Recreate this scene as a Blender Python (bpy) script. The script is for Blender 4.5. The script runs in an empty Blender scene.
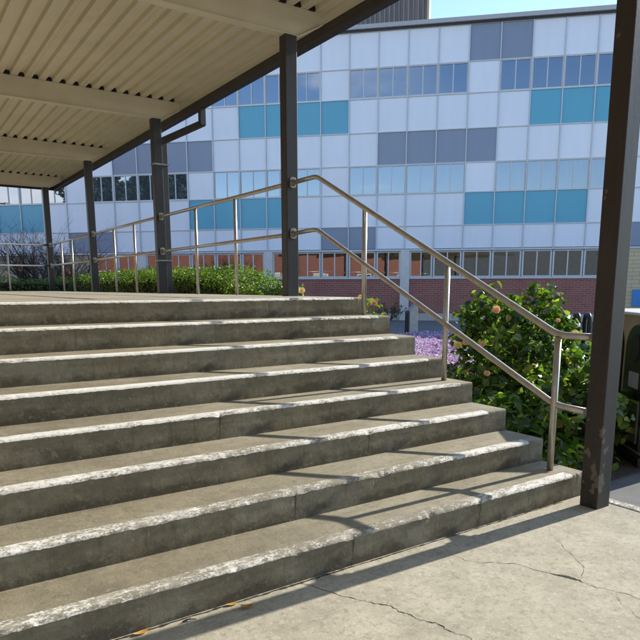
import bpy, bmesh, math, random
import numpy as np
from mathutils import Vector, Matrix, noise as mnoise

random.seed(7)
rng = np.random.default_rng(7)
sc = bpy.context.scene
COL = sc.collection
R = 0.165          # riser height
T = 0.3475         # tread depth
NS = 8
LZ = NS * R        # landing level
GZ = -0.15         # lower pavement level
PI = math.pi

# ------------------------------------------------------------------ helpers
def link(o, parent=None):
    COL.objects.link(o)
    if parent is not None:
        o.parent = parent
    return o

def tag(o, label=None, cat=None, group=None, kind=None):
    if label: o['label'] = label
    if cat: o['category'] = cat
    if group: o['group'] = group
    if kind: o['kind'] = kind
    return o

def thing(name, label, cat, loc=(0, 0, 0), rz=0, group=None):
    o = bpy.data.objects.new(name, None)
    o.location = loc
    o.rotation_euler = (0, 0, rz)
    o.empty_display_size = 0.2
    link(o)
    return tag(o, label, cat, group)

class MB:
    def __init__(s):
        s.v = []; s.f = []
    def box(s, x0, x1, y0, y1, z0, z1):
        b = len(s.v)
        s.v += [(x0, y0, z0), (x1, y0, z0), (x1, y1, z0), (x0, y1, z0),
                (x0, y0, z1), (x1, y0, z1), (x1, y1, z1), (x0, y1, z1)]
        for f in ((0, 3, 2, 1), (4, 5, 6, 7), (0, 1, 5, 4), (1, 2, 6, 5), (2, 3, 7, 6), (3, 0, 4, 7)):
            s.f.append(tuple(b + i for i in f))
        return s
    def quad(s, a, b, c, d):
        n = len(s.v); s.v += [a, b, c, d]; s.f.append((n, n + 1, n + 2, n + 3)); return s
    def prism(s, pts, axis, a0, a1):
        """closed 2-D outline pts swept along axis ('x','y','z') from a0 to a1"""
        n = len(pts); b = len(s.v)
        def mk(p, a):
            return {'x': (a, p[0], p[1]), 'y': (p[0], a, p[1]), 'z': (p[0], p[1], a)}[axis]
        s.v += [mk(p, a0) for p in pts] + [mk(p, a1) for p in pts]
        for i in range(n):
            j = (i + 1) % n
            s.f.append((b + i, b + j, b + n + j, b + n + i))
        s.f.append(tuple(b + i for i in reversed(range(n))))
        s.f.append(tuple(b + n + i for i in range(n)))
        return s
    def tube(s, path, rad, n=14, cap=True):
        P = [Vector(p) for p in path]
        b = len(s.v)
        rads = rad if isinstance(rad, (list, tuple)) else [rad] * len(P)
        ref = None
        for i, p in enumerate(P):
            if i == 0: t = (P[1] - P[0])
            elif i == len(P) - 1: t = (P[-1] - P[-2])
            else: t = (P[i + 1] - p).normalized() + (p - P[i - 1]).normalized()
            t.normalize()
            if ref is None:
                ref = t.orthogonal().normalized()
            ref = (ref - t * ref.dot(t)).normalized()
            bi = t.cross(ref)
            k = 1.0
            if 0 < i < len(P) - 1:
                k = 1.0 / max(0.6, math.cos((P[i + 1] - p).angle(p - P[i - 1]) / 2))
            for a in range(n):
                an = 2 * PI * a / n
                s.v.append(tuple(p + (ref * math.cos(an) + bi * math.sin(an)) * rads[i]))
        for i in range(len(P) - 1):
            for a in range(n):
                c = (a + 1) % n
                s.f.append((b + i * n + a, b + i * n + c, b + (i + 1) * n + c, b + (i + 1) * n + a))
        if cap:
            s.f.append(tuple(b + a for a in reversed(range(n))))
            e = b + (len(P) - 1) * n
            s.f.append(tuple(e + a for a in range(n)))
        return s
    def build(s, name, mat, parent=None, smooth=False, bevel=0, fix=True):
        me = bpy.data.meshes.new(name)
        me.from_pydata(s.v, [], s.f)
        if fix:
            bm = bmesh.new(); bm.from_mesh(me)
            bmesh.ops.recalc_face_normals(bm, faces=bm.faces)
            bm.to_mesh(me); bm.free()
        if mat: me.materials.append(mat)
        if smooth:
            me.polygons.foreach_set('use_smooth', [True] * len(me.polygons))
        o = bpy.data.objects.new(name, me)
        link(o, parent)
        if bevel:
            m = o.modifiers.new('bevel', 'BEVEL'); m.width = bevel; m.segments = 2; m.limit_method = 'ANGLE'
            m.angle_limit = math.radians(40)
        return o

def fillet(path, r, n=5):
    """round the inner corners of a polyline"""
    P = [Vector(p) for p in path]
    out = [P[0]]
    for i in range(1, len(P) - 1):
        a = (P[i - 1] - P[i]); b = (P[i + 1] - P[i])
        rr = min(r, a.length * .45, b.length * .45)
        p0 = P[i] + a.normalized() * rr; p2 = P[i] + b.normalized() * rr
        for k in range(n + 1):
            t = k / n
            out.append(p0 * (1 - t) ** 2 + P[i] * 2 * t * (1 - t) + p2 * t * t)
    out.append(P[-1])
    return out

# ------------------------------------------------------------------ materials
class NT:
    def __init__(s, name):
        s.m = bpy.data.materials.new(name); s.m.use_nodes = True
        s.t = s.m.node_tree
        s.b = s.t.nodes['Principled BSDF']; s.out = s.t.nodes['Material Output']
        s.tc = None
    def n(s, typ, **kw):
        x = s.t.nodes.new(typ)
        for k, v in kw.items():
            setattr(x, k, v)
        return x
    def l(s, a, b): s.t.links.new(a, b)
    def coord(s, kind='Object'):
        if s.tc is None: s.tc = s.n('ShaderNodeTexCoord')
        return s.tc.outputs[kind]
    def noise(s, scale, detail=6, rough=.6, vec=None, stretch=None):
        x = s.n('ShaderNodeTexNoise'); x.inputs['Scale'].default_value = scale
        x.inputs['Detail'].default_value = detail; x.inputs['Roughness'].default_value = rough
        v = vec or s.coord()
        if stretch:
            mp = s.n('ShaderNodeMapping'); mp.inputs['Scale'].default_value = stretch
            s.l(v, mp.inputs[0]); v = mp.outputs[0]
        s.l(v, x.inputs['Vector']); return x.outputs['Fac']
    def ramp(s, fac, stops):
        x = s.n('ShaderNodeValToRGB')
        while len(x.color_ramp.elements) < len(stops): x.color_ramp.elements.new(0.5)
        for e, (p, c) in zip(x.color_ramp.elements, stops):
            e.position = p; e.color = (*c, 1) if len(c) == 3 else c
        s.l(fac, x.inputs[0]); return x.outputs[0]
    def mask(s, fac, a, b):
        x = s.n('ShaderNodeMapRange'); x.interpolation_type = 'SMOOTHSTEP'
        x.inputs['From Min'].default_value = a; x.inputs['From Max'].default_value = b
        s.l(fac, x.inputs[0]); return x.outputs[0]
    def mix(s, fac, a, b, mode='MIX'):
        x = s.n('ShaderNodeMix', data_type='RGBA', blend_type=mode)
        for val, sock in ((fac, 0), (a, 6), (b, 7)):
            if hasattr(val, 'links') or isinstance(val, bpy.types.NodeSocket): s.l(val, x.inputs[sock])
            elif sock == 0: x.inputs[0].default_value = val
            else: x.inputs[sock].default_value = (*val, 1)
        return x.outputs[2]
    def math(s, op, a, b=None):
        x = s.n('ShaderNodeMath', operation=op)
        for i, v in enumerate((a, b)):
            if v is None: continue
            if isinstance(v, (int, float)): x.inputs[i].default_value = v
            else: s.l(v, x.inputs[i])
        return x.outputs[0]
    def col(s, c):
        if isinstance(c, tuple): s.b.inputs['Base Color'].default_value = (*c, 1)
        else: s.l(c, s.b.inputs['Base Color'])
    def set(s, **kw):
        for k, v in kw.items():
            k = {'rough': 'Roughness', 'metal': 'Metallic', 'spec': 'Specular IOR Level'}[k]
            if isinstance(v, (int, float)): s.b.inputs[k].default_value = v
            else: s.l(v, s.b.inputs[k])
    def bump(s, h, strength=.3, dist=.01):
        x = s.n('ShaderNodeBump'); x.inputs['Strength'].default_value = strength
        x.inputs['Distance'].default_value = dist
        s.l(h, x.inputs['Height']); s.l(x.outputs[0], s.b.inputs['Normal'])

def simple(name, c, rough=.5, metal=0, var=.12, scale=8, spec=.5, bump=0):
    t = NT(name)
    f = t.noise(scale, 5)
    lo = tuple(x * (1 - var) for x in c); hi = tuple(min(1, x * (1 + var)) for x in c)
    t.col(t.ramp(f, [(.3, lo), (.7, hi)])); t.set(rough=rough, metal=metal, spec=spec)
    if bump: t.bump(t.noise(scale * 6, 4), bump, .004)
    return t.m

def concrete(name, base, dark, light, stain=0.5, bump=.35, grain=0.0):
    t = NT(name)
    g = t.n('ShaderNodeNewGeometry').outputs['Position']
    big = t.noise(.9, 5, .6, g); mid = t.noise(5, 7, .65, g); fine = t.noise(120, 3, .7, g)
    speck = t.noise(330, 2, .6, g)
    c = t.ramp(mid, [(.25, dark), (.5, base), (.78, light)])
    c = t.mix(t.math('MULTIPLY', t.mask(big, .5, .72), stain), c, tuple(x * .62 for x in base))
    c = t.mix(t.math('MULTIPLY', t.mask(fine, .5, .8), .45), c, tuple(x * .55 for x in base))
    c = t.mix(t.math('MULTIPLY', t.mask(speck, .6, .75), .5), c, tuple(min(1, x * 1.5) for x in base))
    if grain:
        c = t.mix(t.math('MULTIPLY', t.mask(t.noise(24, 8, .85, g), .5, .6), .75 * grain), c, tuple(x * .6 for x in base))
        c = t.mix(t.math('MULTIPLY', t.mask(t.noise(31, 8, .85, g), .52, .62), .75 * grain), c, tuple(min(1, x * 1.38) for x in base))
        c = t.mix(t.math('MULTIPLY', t.mask(t.noise(13, 7, .7, g), .55, .7), .35 * grain), c, tuple(x * .72 for x in base))
    t.col(c); t.set(rough=.88, spec=.3)
    h = t.math('ADD', t.math('MULTIPLY', fine, .5), t.math('MULTIPLY', t.noise(22, 6, .7, g), 1.0))
    t.bump(h, bump, .008)
    return t.m

M = {}
M['apron'] = concrete('apron_concrete', (.44, .405, .31), (.31, .283, .212), (.56, .52, .405), .6, .3, grain=1.0)
# steps: riser and tread share one cast concrete; irregular damp stains run up from the foot of each riser
def step_mat():
    t = NT('step_concrete')
    g = t.n('ShaderNodeNewGeometry').outputs['Position']
    big = t.noise(1.1, 6, .62, g); mid = t.noise(6, 8, .68, g); fine = t.noise(110, 3, .7, g)
    streak = t.noise(3, 6, .6, g, (1.2, 1.2, 9))
    c = t.ramp(mid, [(.25, (.15, .127, .08)), (.5, (.228, .196, .128)), (.78, (.33, .29, .2))])
    c = t.mix(t.math('MULTIPLY', t.mask(big, .42, .68), .6), c, (.14, .124, .09))
    c = t.mix(t.math('MULTIPLY', t.mask(streak, .5, .75), .3), c, (.4, .36, .27))
    # sunlight painted into the treads: lighter than the risers, strongest to the right
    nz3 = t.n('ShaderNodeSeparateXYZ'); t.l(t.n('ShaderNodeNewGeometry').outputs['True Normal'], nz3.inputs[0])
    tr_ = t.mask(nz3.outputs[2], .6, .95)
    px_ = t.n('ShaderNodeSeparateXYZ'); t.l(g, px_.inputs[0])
    foot = t.mask(t.math('ADD', px_.outputs[0], t.math('MULTIPLY', t.noise(1.3, 6, .65, g), 2.4)), -1.9, .1)  # ramp of the painted sun tone, brighter to the right, edge broken by noise
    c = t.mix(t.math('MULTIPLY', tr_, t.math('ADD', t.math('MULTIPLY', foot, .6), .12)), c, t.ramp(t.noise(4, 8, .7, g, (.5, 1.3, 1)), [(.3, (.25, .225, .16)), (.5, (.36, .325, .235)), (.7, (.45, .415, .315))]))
    # grime line with a ragged top edge along the foot of the riser
    sx = t.n('ShaderNodeSeparateXYZ'); t.l(t.coord(), sx.inputs[0])
    rag = t.noise(7, 7, .72, t.coord(), (1, .2, 1.6))
    gate = t.noise(1.4, 4, .6, g, (1, 3, 1))
    lim = t.math('SUBTRACT', t.math('ADD', t.math('MULTIPLY', rag, .22), t.math('MULTIPLY', gate, .2)), .165)
    d = t.math('SUBTRACT', lim, sx.outputs[2])
    front = t.mask(sx.outputs[1], .02, .004)
    c = t.mix(t.math('MULTIPLY', t.math('MULTIPLY', t.mask(d, -.03, .045), front), .8), c, (.075, .062, .042))
    lime = t.math('MULTIPLY', t.mask(t.noise(2.3, 7, .7, g, (1, 1, .5)), .62, .74), .3)
    c = t.mix(lime, c, (.42, .39, .31))
    wear = t.noise(2.6, 7, .62, g, (.6, 1.6, 1))
    c = t.mix(t.math('MULTIPLY', t.mask(wear, .52, .66), .4), c, (.37, .34, .26))
    c = t.mix(t.math('MULTIPLY', t.mask(t.noise(3.4, 7, .66, g, (.5, 1.4, 1)), .55, .7), .45), c, (.12, .105, .075))
    c = t.mix(t.math('MULTIPLY', t.mask(t.noise(21, 8, .8, g), .5, .64), .42), c, (.12, .105, .072))
    c = t.mix(t.math('MULTIPLY', t.mask(t.noise(27, 8, .8, g), .52, .66), .38), c, (.42, .38, .285))
    drip = t.noise(5, 6, .7, g, (3.2, 1, .22))
    c = t.mix(t.math('MULTIPLY', t.math('MULTIPLY', t.mask(drip, .55, .7), front), .5), c, (.105, .088, .058))
    pit = t.noise(38, 2, .5, g)
    c = t.mix(t.math('MULTIPLY', t.mask(pit, .7, .76), .6), c, (.09, .075, .055))
    t.col(c); t.set(rough=.9, spec=.25)
    h = t.math('ADD', t.math('MULTIPLY', fine, .4), t.noise(24, 6, .7, g))
    t.bump(h, .45, .008)
    return t.m
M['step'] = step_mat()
M['landing'] = concrete('landing_concrete', (.38, .345, .27), (.3, .27, .21), (.46, .42, .33), .4, .35)
def paint_mat():
    t = NT('worn_white_paint')
    g = t.n('ShaderNodeNewGeometry').outputs['Position']
    a = t.noise(30, 8, .75, g, (.5, 1, 1)); b = t.noise(120, 5, .7, g, (.6, 1, 1)); big = t.noise(.8, 4, .6, g)
    w = t.math('ADD', t.math('ADD', t.math('MULTIPLY', a, .55), t.math('MULTIPLY', b, .45)), t.math('MULTIPLY', big, .3))
    sx = t.n('ShaderNodeSeparateXYZ'); t.l(g, sx.inputs[0])
    w = t.math('ADD', w, t.math('MULTIPLY', t.mask(sx.outputs[2], .75, .1), .055))
    ln = t.math('MULTIPLY', t.mask(t.math('ABSOLUTE', t.math('ADD', sx.outputs[0], 1.75)), 1.1, .3), t.mask(sx.outputs[2], .9, .2))
    w = t.math('ADD', w, t.math('MULTIPLY', ln, .07))
    m = t.mask(w, .66, .765)
    c = t.mix(m, (.76, .74, .68), (.25, .222, .162))
    c = t.mix(t.math('MULTIPLY', t.mask(t.noise(7, 7, .75, g), .48, .66), .55), c, (.46, .43, .36))
    t.col(c); t.set(rough=.75, spec=.3); t.bump(w, .6, .006)
    return t.m
M['paint'] = paint_mat()
M['crack'] = simple('crack_dark', (.03, .026, .02), .95)
M['asphalt'] = concrete('yard_paving', (.17, .17, .17), (.13, .13, .13), (.21, .21, .21), .3, .3)
M['soil'] = simple('soil', (.07, .05, .035), .95, var=.4, scale=20, bump=.6)

def post_mat(name, peel):
    t = NT(name)
    o = t.coord()
    g = t.n('ShaderNodeNewGeometry').outputs['Position']
    n1 = t.noise(4, 6, .65, g, (1, 1, .3)); n2 = t.noise(60, 3, .6, g)
    c = t.ramp(n1, [(.3, (.027, .023, .0195)), (.7, (.042, .036, .031))])
    c = t.mix(t.math('MULTIPLY', t.mask(n2, .5, .8), .3), c, (.1, .085, .07))
    if peel:
        sx = t.n('ShaderNodeSeparateXYZ'); t.l(g, sx.inputs[0])
        low = t.mask(sx.outputs[2], .95, .12)
        pn = t.noise(8.5, 5, .55, g, (1, 1, .8))
        pm = t.mask(t.math('ADD', pn, t.math('MULTIPLY', low, .115)), .70, .712)
        c = t.mix(pm, c, (.125, .11, .09))
    t.col(c); t.set(rough=.5, spec=.4)
    t.bump(t.math('ADD', n1, t.math('MULTIPLY', n2, .3)), .2, .004)
    return t.m
M['post'] = post_mat('brown_post_paint', False)
M['post_peel'] = post_mat('brown_post_paint_peeling', True)
M['gutter'] = simple('gutter_paint', (.045, .04, .035), .45, var=.2)
M['deck'] = simple('cream_deck_paint', (.66, .59, .425), .5, var=.07, scale=2)
M['beam'] = simple('cream_beam_paint', (.66, .59, .435), .5, var=.08, scale=3)
M['dark'] = simple('dark_void', (.01, .009, .008), .9)
def rail_mat():
    t = NT('dull_steel_rail')
    n1 = t.noise(14, 5, .6); n2 = t.noise(160, 3, .6, None, (1, 1, 1))
    t.col(t.ramp(n1, [(.3, (.43, .40, .35)), (.7, (.58, .545, .48))]))
    t.set(metal=.75, rough=t.ramp(n2, [(.3, (.3, .3, .3)), (.7, (.45, .45, .45))]))
    return t.m
M['rail'] = rail_mat()
M['flange'] = simple('flange_steel', (.27, .245, .205), .5, metal=.5, var=.2, scale=20)
M['steel'] = simple('brushed_steel', (.55, .55, .55), .35, metal=.9, var=.1)
M['post_steel'] = simple('grey_metal_post', (.33, .33, .33), .4, metal=.6, var=.15)
M['black'] = simple('black_coat', (.016, .016, .018), .35, var=.3, scale=30)
M['black_matt'] = simple('black_matt', (.012, .012, .012), .7, var=.3, scale=30)

def panel_mat(name, c, rough=.28):
    t = NT(name)
    oi = t.n('ShaderNodeObjectInfo')
    n1 = t.noise(1.2, 5, .6, None, (2, 1, .35))
    lo = tuple(x * .965 for x in c); hi = tuple(min(1, x * 1.02) for x in c)
    cc = t.ramp(n1, [(.3, lo), (.7, hi)])
    k = t.n('ShaderNodeMapRange'); k.inputs['To Min'].default_value = 0; k.inputs['To Max'].default_value = .12
    t.l(oi.outputs['Random'], k.inputs[0])
    cc = t.mix(k.outputs[0], cc, tuple(x * .75 for x in c))
    t.col(cc); t.set(rough=rough, spec=.5)
    t.bump(t.noise(.9, 2, .5), .03, .05)
    return t.m
M['white_panel'] = panel_mat('white_spandrel', (.80, .85, .945))
M['grey_panel'] = panel_mat('grey_spandrel', (.235, .285, .39))
M['blue_panel'] = panel_mat('blue_spandrel', (.105, .41, .57))
M['mullion'] = simple('mullion_aluminium', (.55, .57, .6), .4, metal=.2, var=.08)
M['frame'] = simple('window_frame_paint', (.62, .63, .64), .45, var=.06)
M['fascia'] = simple('roof_edge_metal', (.42, .43, .45), .5, var=.08)
M['pilaster'] = simple('pilaster_paint', (.66, .65, .62), .7, var=.07, scale=4)
M['plinth'] = simple('plinth_render', (.5, .49, .46), .8, var=.12, scale=4)
M['plinth_dark'] = simple('grey_beige_render', (.4, .37, .31), .85, var=.12, scale=2)
M['tan'] = simple('tan_render', (.42, .35, .24), .85, var=.12, scale=3)

def glass_mat(name, refl, tint, base):
    t = NT(name)
    gl = t.n('ShaderNodeBsdfGlossy'); gl.inputs['Roughness'].default_value = .015
    gl.inputs['Color'].default_value = (*tint, 1)
    bp = t.n('ShaderNodeBump'); bp.inputs['Strength'].default_value = .035; bp.inputs['Distance'].default_value = .05
    t.l(t.noise(.8, 2, .5), bp.inputs['Height']); t.l(bp.outputs[0], gl.inputs['Normal'])
    df = t.n('ShaderNodeBsdfDiffuse')
    t.l(t.ramp(t.noise(2, 4, .6, None, (4, 1, .4)), [(.3, tuple(x * .6 for x in base)), (.7, tuple(x * 1.3 for x in base))]), df.inputs['Color'])
    mx = t.n('ShaderNodeMixShader')
    lw = t.n('ShaderNodeLayerWeight'); lw.inputs['Blend'].default_value = .25
    f = t.math('ADD', t.math('MULTIPLY', lw.outputs['Fresnel'], .6), refl)
    t.l(f, mx.inputs[0]); t.l(df.outputs[0], mx.inputs[1]); t.l(gl.outputs[0], mx.inputs[2])
    t.l(mx.outputs[0], t.out.inputs['Surface'])
    return t.m
M['glass_hi'] = glass_mat('upper_window_glass', .28, (.80, .88, 1.0), (.06, .075, .10))
M['glass_top'] = glass_mat('top_window_glass', .25, (.66, .80, 1.0), (.02, .024, .034))
M['glass_lo'] = glass_mat('ground_window_glass', .34, (.9, .9, .9), (.012, .011, .011))

def brick_mat(name, c1, c2, mortar, wall=False):
    t = NT(name)
    sx = t.n('ShaderNodeSeparateXYZ'); t.l(t.coord(), sx.inputs[0])
    cb = t.n('ShaderNodeCombineXYZ')
    t.l(t.math('ADD', sx.outputs[0], sx.outputs[1]), cb.inputs[0]); t.l(sx.outputs[2], cb.inputs[1])
    b = t.n('ShaderNodeTexBrick'); t.l(cb.outputs[0], b.inputs['Vector'])
    b.inputs['Scale'].default_value = 1.0
    b.inputs['Brick Width'].default_value = .29; b.inputs['Row Height'].default_value = .095
    b.inputs['Mortar Size'].default_value = .009; b.inputs['Mortar Smooth'].default_value = .2
    b.inputs['Color1'].default_value = (*c1, 1); b.inputs['Color2'].default_value = (*c2, 1)
    b.inputs['Mortar'].default_value = (*mortar, 1)
    n1 = t.noise(1.5, 5)
    c = t.mix(t.math('MULTIPLY', t.mask(n1, .45, .75), .3), b.outputs['Color'], tuple(x * .6 for x in c1))
    t.col(c); t.set(rough=.8, spec=.3); t.bump(b.outputs['Fac'], -.4, .006)
    return t.m
M['brick'] = brick_mat('red_brick', (.36, .13, .10), (.30, .105, .085), (.40, .29, .255))
M['brick_far'] = brick_mat('red_brick_far', (.21, .066, .04), (.18, .056, .036), (.24, .17, .13))
def block_mat():
    t = NT('cream_block')
    sx = t.n('ShaderNodeSeparateXYZ'); t.l(t.coord(), sx.inputs[0])
    cb = t.n('ShaderNodeCombineXYZ'); t.l(sx.outputs[0], cb.inputs[0]); t.l(sx.outputs[2], cb.inputs[1])
    b = t.n('ShaderNodeTexBrick'); t.l(cb.outputs[0], b.inputs['Vector'])
    b.inputs['Scale'].default_value = 1; b.inputs['Brick Width'].default_value = .6; b.inputs['Row Height'].default_value = .17
    b.inputs['Mortar Size'].default_value = .012
    b.inputs['Color1'].default_value = (.62, .52, .33, 1); b.inputs['Color2'].default_value = (.56, .46, .29, 1)
    b.inputs['Mortar'].default_value = (.36, .29, .18, 1)
    t.col(b.outputs[0]); t.set(rough=.8)
    return t.m
M['block'] = block_mat()

def leaf_mat(name, stops, rough=.35, trans=.3, spec=.5, tint=(1.5, 1.7, .55)):
    t = NT(name)
    g = t.n('ShaderNodeNewGeometry')
    c = t.ramp(g.outputs['Random Per Island'], stops)
    t.col(c); t.set(rough=rough, spec=spec)
    tr = t.n('ShaderNodeBsdfTranslucent')
    t.l(t.mix(1.0, c, tint, 'MULTIPLY'), tr.inputs['Color'])
    mx = t.n('ShaderNodeMixShader'); mx.inputs[0].default_value = trans
    t.l(t.b.outputs[0], mx.inputs[1]); t.l(tr.outputs[0], mx.inputs[2])
    t.l(mx.outputs[0], t.out.inputs['Surface'])
    return t.m
M['bush_leaf'] = leaf_mat('shrub_leaf', [(0, (.03, .06, .015)), (.4, (.07, .135, .028)), (.8, (.17, .255, .045)), (.97, (.31, .36, .07)), (1, (.36, .25, .06))], .33, .42)
M['hedge_leaf'] = leaf_mat('hedge_leaf', [(0, (.04, .085, .012)), (.5, (.11, .19, .026)), (1, (.24, .33, .05))], .35, .35)
M['tree_leaf'] = leaf_mat('tree_leaf', [(0, (.015, .03, .012)), (.6, (.03, .055, .02)), (1, (.05, .08, .03))], .5, .2)
M['weed_leaf'] = leaf_mat('weed_leaf', [(0, (.05, .07, .03)), (1, (.1, .12, .05))], .5, .2)
M['lime_leaf'] = leaf_mat('lime_leaf', [(0, (.11, .19, .02)), (1, (.24, .31, .05))], .35, .4)
M['pink'] = leaf_mat('pink_petals', [(0, (.46, .28, .48)), (.5, (.64, .47, .66)), (1, (.86, .76, .86))], .6, .35, .3, (1.1, 1.0, 1.05))
M['sage'] = leaf_mat('groundcover_leaf', [(0, (.035, .045, .028)), (1, (.08, .095, .06))], .6, .2, .3)
M['peach'] = leaf_mat('peach_petals', [(0, (.93, .60, .40)), (1, (.93, .60, .40))], .6, .4, .2, (1.1, 1.05, 1.0))
M['yellow'] = leaf_mat('yellow_petals', [(0, (.92, .74, .28)), (1, (.92, .74, .28))], .6, .4, .2, (1.1, 1.05, 1.0))
M['cream_petal'] = leaf_mat('cream_petal_petals', [(0, (.92, .76, .45)), (1, (.92, .76, .45))], .6, .4, .2, (1.1, 1.05, 1.0))
M['dry_leaf'] = simple('dry_leaf', (.52, .27, .05), .7, var=.3, scale=60)
M['twig'] = simple('twig_bark', (.075, .062, .055), .85, var=.3, scale=20)
M['bark'] = simple('bark', (.1, .075, .055), .9, var=.3, scale=12, bump=.5)
M['bin_wall'] = simple('bin_surround', (.40, .355, .27), .8, var=.1, scale=12, bump=.2)
M['bin_lid'] = simple('bin_lid', (.62, .6, .56), .5, var=.06)
M['sticker'] = simple('sticker_paper', (.27, .3, .36), .5, var=.1)
M['sticker_pale'] = simple('sticker_pale', (.5, .54, .6), .5, var=.05)
M['blue_sign'] = simple('blue_sheet', (.05, .25, .6), .4, var=.05)
def corr_mat():
    t = NT('shed_cladding')
    t.col(t.ramp(t.noise(1, 5, .6, None, (6, 1, .3)), [(.3, (.14, .125, .12)), (.7, (.23, .21, .2))]))
    t.set(rough=.5, metal=.2); return t.m
M['shed'] = corr_mat()

# ------------------------------------------------------------------ foliage
def leaves(name, P, N, size, mat, parent=None, aspect=.55, fold=.18, up=0.0):
    """many leaf blades (two bent quads each) at points P facing N"""
    P = np.asarray(P, float); N = np.asarray(N, float); n = len(P)
    N = N / np.maximum(np.linalg.norm(N, axis=1, keepdims=True), 1e-6)
    A = rng.normal(size=(n, 3)); A[:, 2] += up
    D = A - (A * N).sum(1, keepdims=True) * N
    D /= np.maximum(np.linalg.norm(D, axis=1, keepdims=True), 1e-6)
    S = np.cross(N, D)
    L = (size * rng.uniform(.6, 1.25, n))[:, None] if np.isscalar(size) else (size * rng.uniform(.7, 1.2, n))[:, None]
    W = L * aspect * rng.uniform(.8, 1.2, (n, 1))
    base = P - D * L * .5
    v = np.stack([base,
                  P - D * L * .18 + S * W * .5 + N * L * fold * .5,
                  P + D * L * .2 + S * W * .38 + N * L * fold * .35,
                  P + D * L * .5 - N * L * fold * .6,
                  P + D * L * .2 - S * W * .38 + N * L * fold * .35,
                  P - D * L * .18 - S * W * .5 + N * L * fold * .5,
                  P - N * L * fold * .1], 1).reshape(-1, 3)
    k = np.arange(n)[:, None] * 7
    f = np.concatenate([k + np.array([[0, 6, 2, 1]]), k + np.array([[6, 3, 2, 2]]),
                        k + np.array([[0, 5, 4, 6]]), k + np.array([[6, 4, 3, 3]])], 0)
    faces = [tuple(r) if r[2] != r[3] else tuple(r[:3]) for r in f.tolist()]
    me = bpy.data.meshes.new(name); me.from_pydata(v.tolist(), [], faces)
    me.materials.append(mat)
    o = bpy.data.objects.new(name, me)
    return link(o, parent)

def clump_cloud(centers, radii, per, flat=.75):
    P = []; N = []
    for c, r in zip(centers, radii):
        m = int(per * (r / .25) ** 2)
        d = rng.normal(size=(m, 3)); d /= np.linalg.norm(d, axis=1, keepdims=True)
        rr = r * rng.uniform(.45, 1.08, (m, 1)) ** .6
        P.append(np.asarray(c) + d * rr * np.array([1, 1, flat]))
        nn = d * .7 + rng.normal(size=(m, 3)) * .45 + np.array([0, 0, .55]); N.append(nn)
    return np.concatenate(P), np.concatenate(N)

# ------------------------------------------------------------------ camera
cam = bpy.data.cameras.new('camera')
co = bpy.data.objects.new('camera', cam); COL.objects.link(co)
r_ = Vector((0.827291, -0.561771, -0.001819)); u_ = Vector((0.100556, 0.144896, 0.984324)); f_ = Vector((0.552702, 0.814505, -0.176361))
Mx = Matrix((r_, u_, -f_)).transposed().to_4x4()
CAM = Vector((-3.864036, -2.448505, 1.422624))
Mx.translation = CAM
co.matrix_world = Mx
cam.sensor_fit = 'HORIZONTAL'; cam.sensor_width = 36
cam.lens = 36 * 631.7074 / 640
cam.shift_y = (399.927 - 320) / 640
cam.clip_start = .05; cam.clip_end = 3000
sc.camera = co

# ------------------------------------------------------------------ light and sky
EL = math.radians(28.0); AZ = math.radians(91.2)      # azimuth clockwise from +Y
sd = Vector((math.sin(AZ) * math.cos(EL), math.cos(AZ) * math.cos(EL), math.sin(EL)))
sl = bpy.data.lights.new('sun', 'SUN'); sl.energy = 3.75; sl.angle = math.radians(.53); sl.color = (1, .94, .84)
so = bpy.data.objects.new('sun', sl); COL.objects.link(so)
so.rotation_euler = (-sd).to_track_quat('-Z', 'Y').to_euler()
so.location = (20, 0, 20)
w = bpy.data.worlds.new('World'); sc.world = w; w.use_nodes = True
wt = w.node_tree; wn = wt.nodes; bg = wn['Background']
sky = wn.new('ShaderNodeTexSky'); sky.sky_type = 'NISHITA'; sky.sun_disc = False
sky.sun_elevation = EL; sky.sun_rotation = AZ; sky.air_density = 1.0; sky.dust_density = .1; sky.ozone_density = 2.2
def wmath(op, a, b=None):
    x = wn.new('ShaderNodeMath'); x.operation = op
    for i, v in enumerate((a, b)):
        if v is None: continue
        if isinstance(v, (int, float)): x.inputs[i].default_value = v
        else: wt.links.new(v, x.inputs[i])
    return x.outputs[0]
tcw = wn.new('ShaderNodeTexCoord'); sep = wn.new('ShaderNodeSeparateXYZ'); wt.links.new(tcw.outputs['Generated'], sep.inputs[0])
zz = wmath('ADD', wmath('MAXIMUM', sep.outputs[2], 0.0), .22)
cmb = wn.new('ShaderNodeCombineXYZ')
wt.links.new(wmath('DIVIDE', sep.outputs[0], zz), cmb.inputs[0]); wt.links.new(wmath('DIVIDE', sep.outputs[1], zz), cmb.inputs[1])
wt.links.new(wmath('MULTIPLY', sep.outputs[2], 3.0), cmb.inputs[2])
nz = wn.new('ShaderNodeTexNoise'); nz.inputs['Scale'].default_value = 1.15; nz.inputs['Detail'].default_value = 9; nz.inputs['Roughness'].default_value = .52
wt.links.new(cmb.outputs[0], nz.inputs['Vector'])
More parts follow.
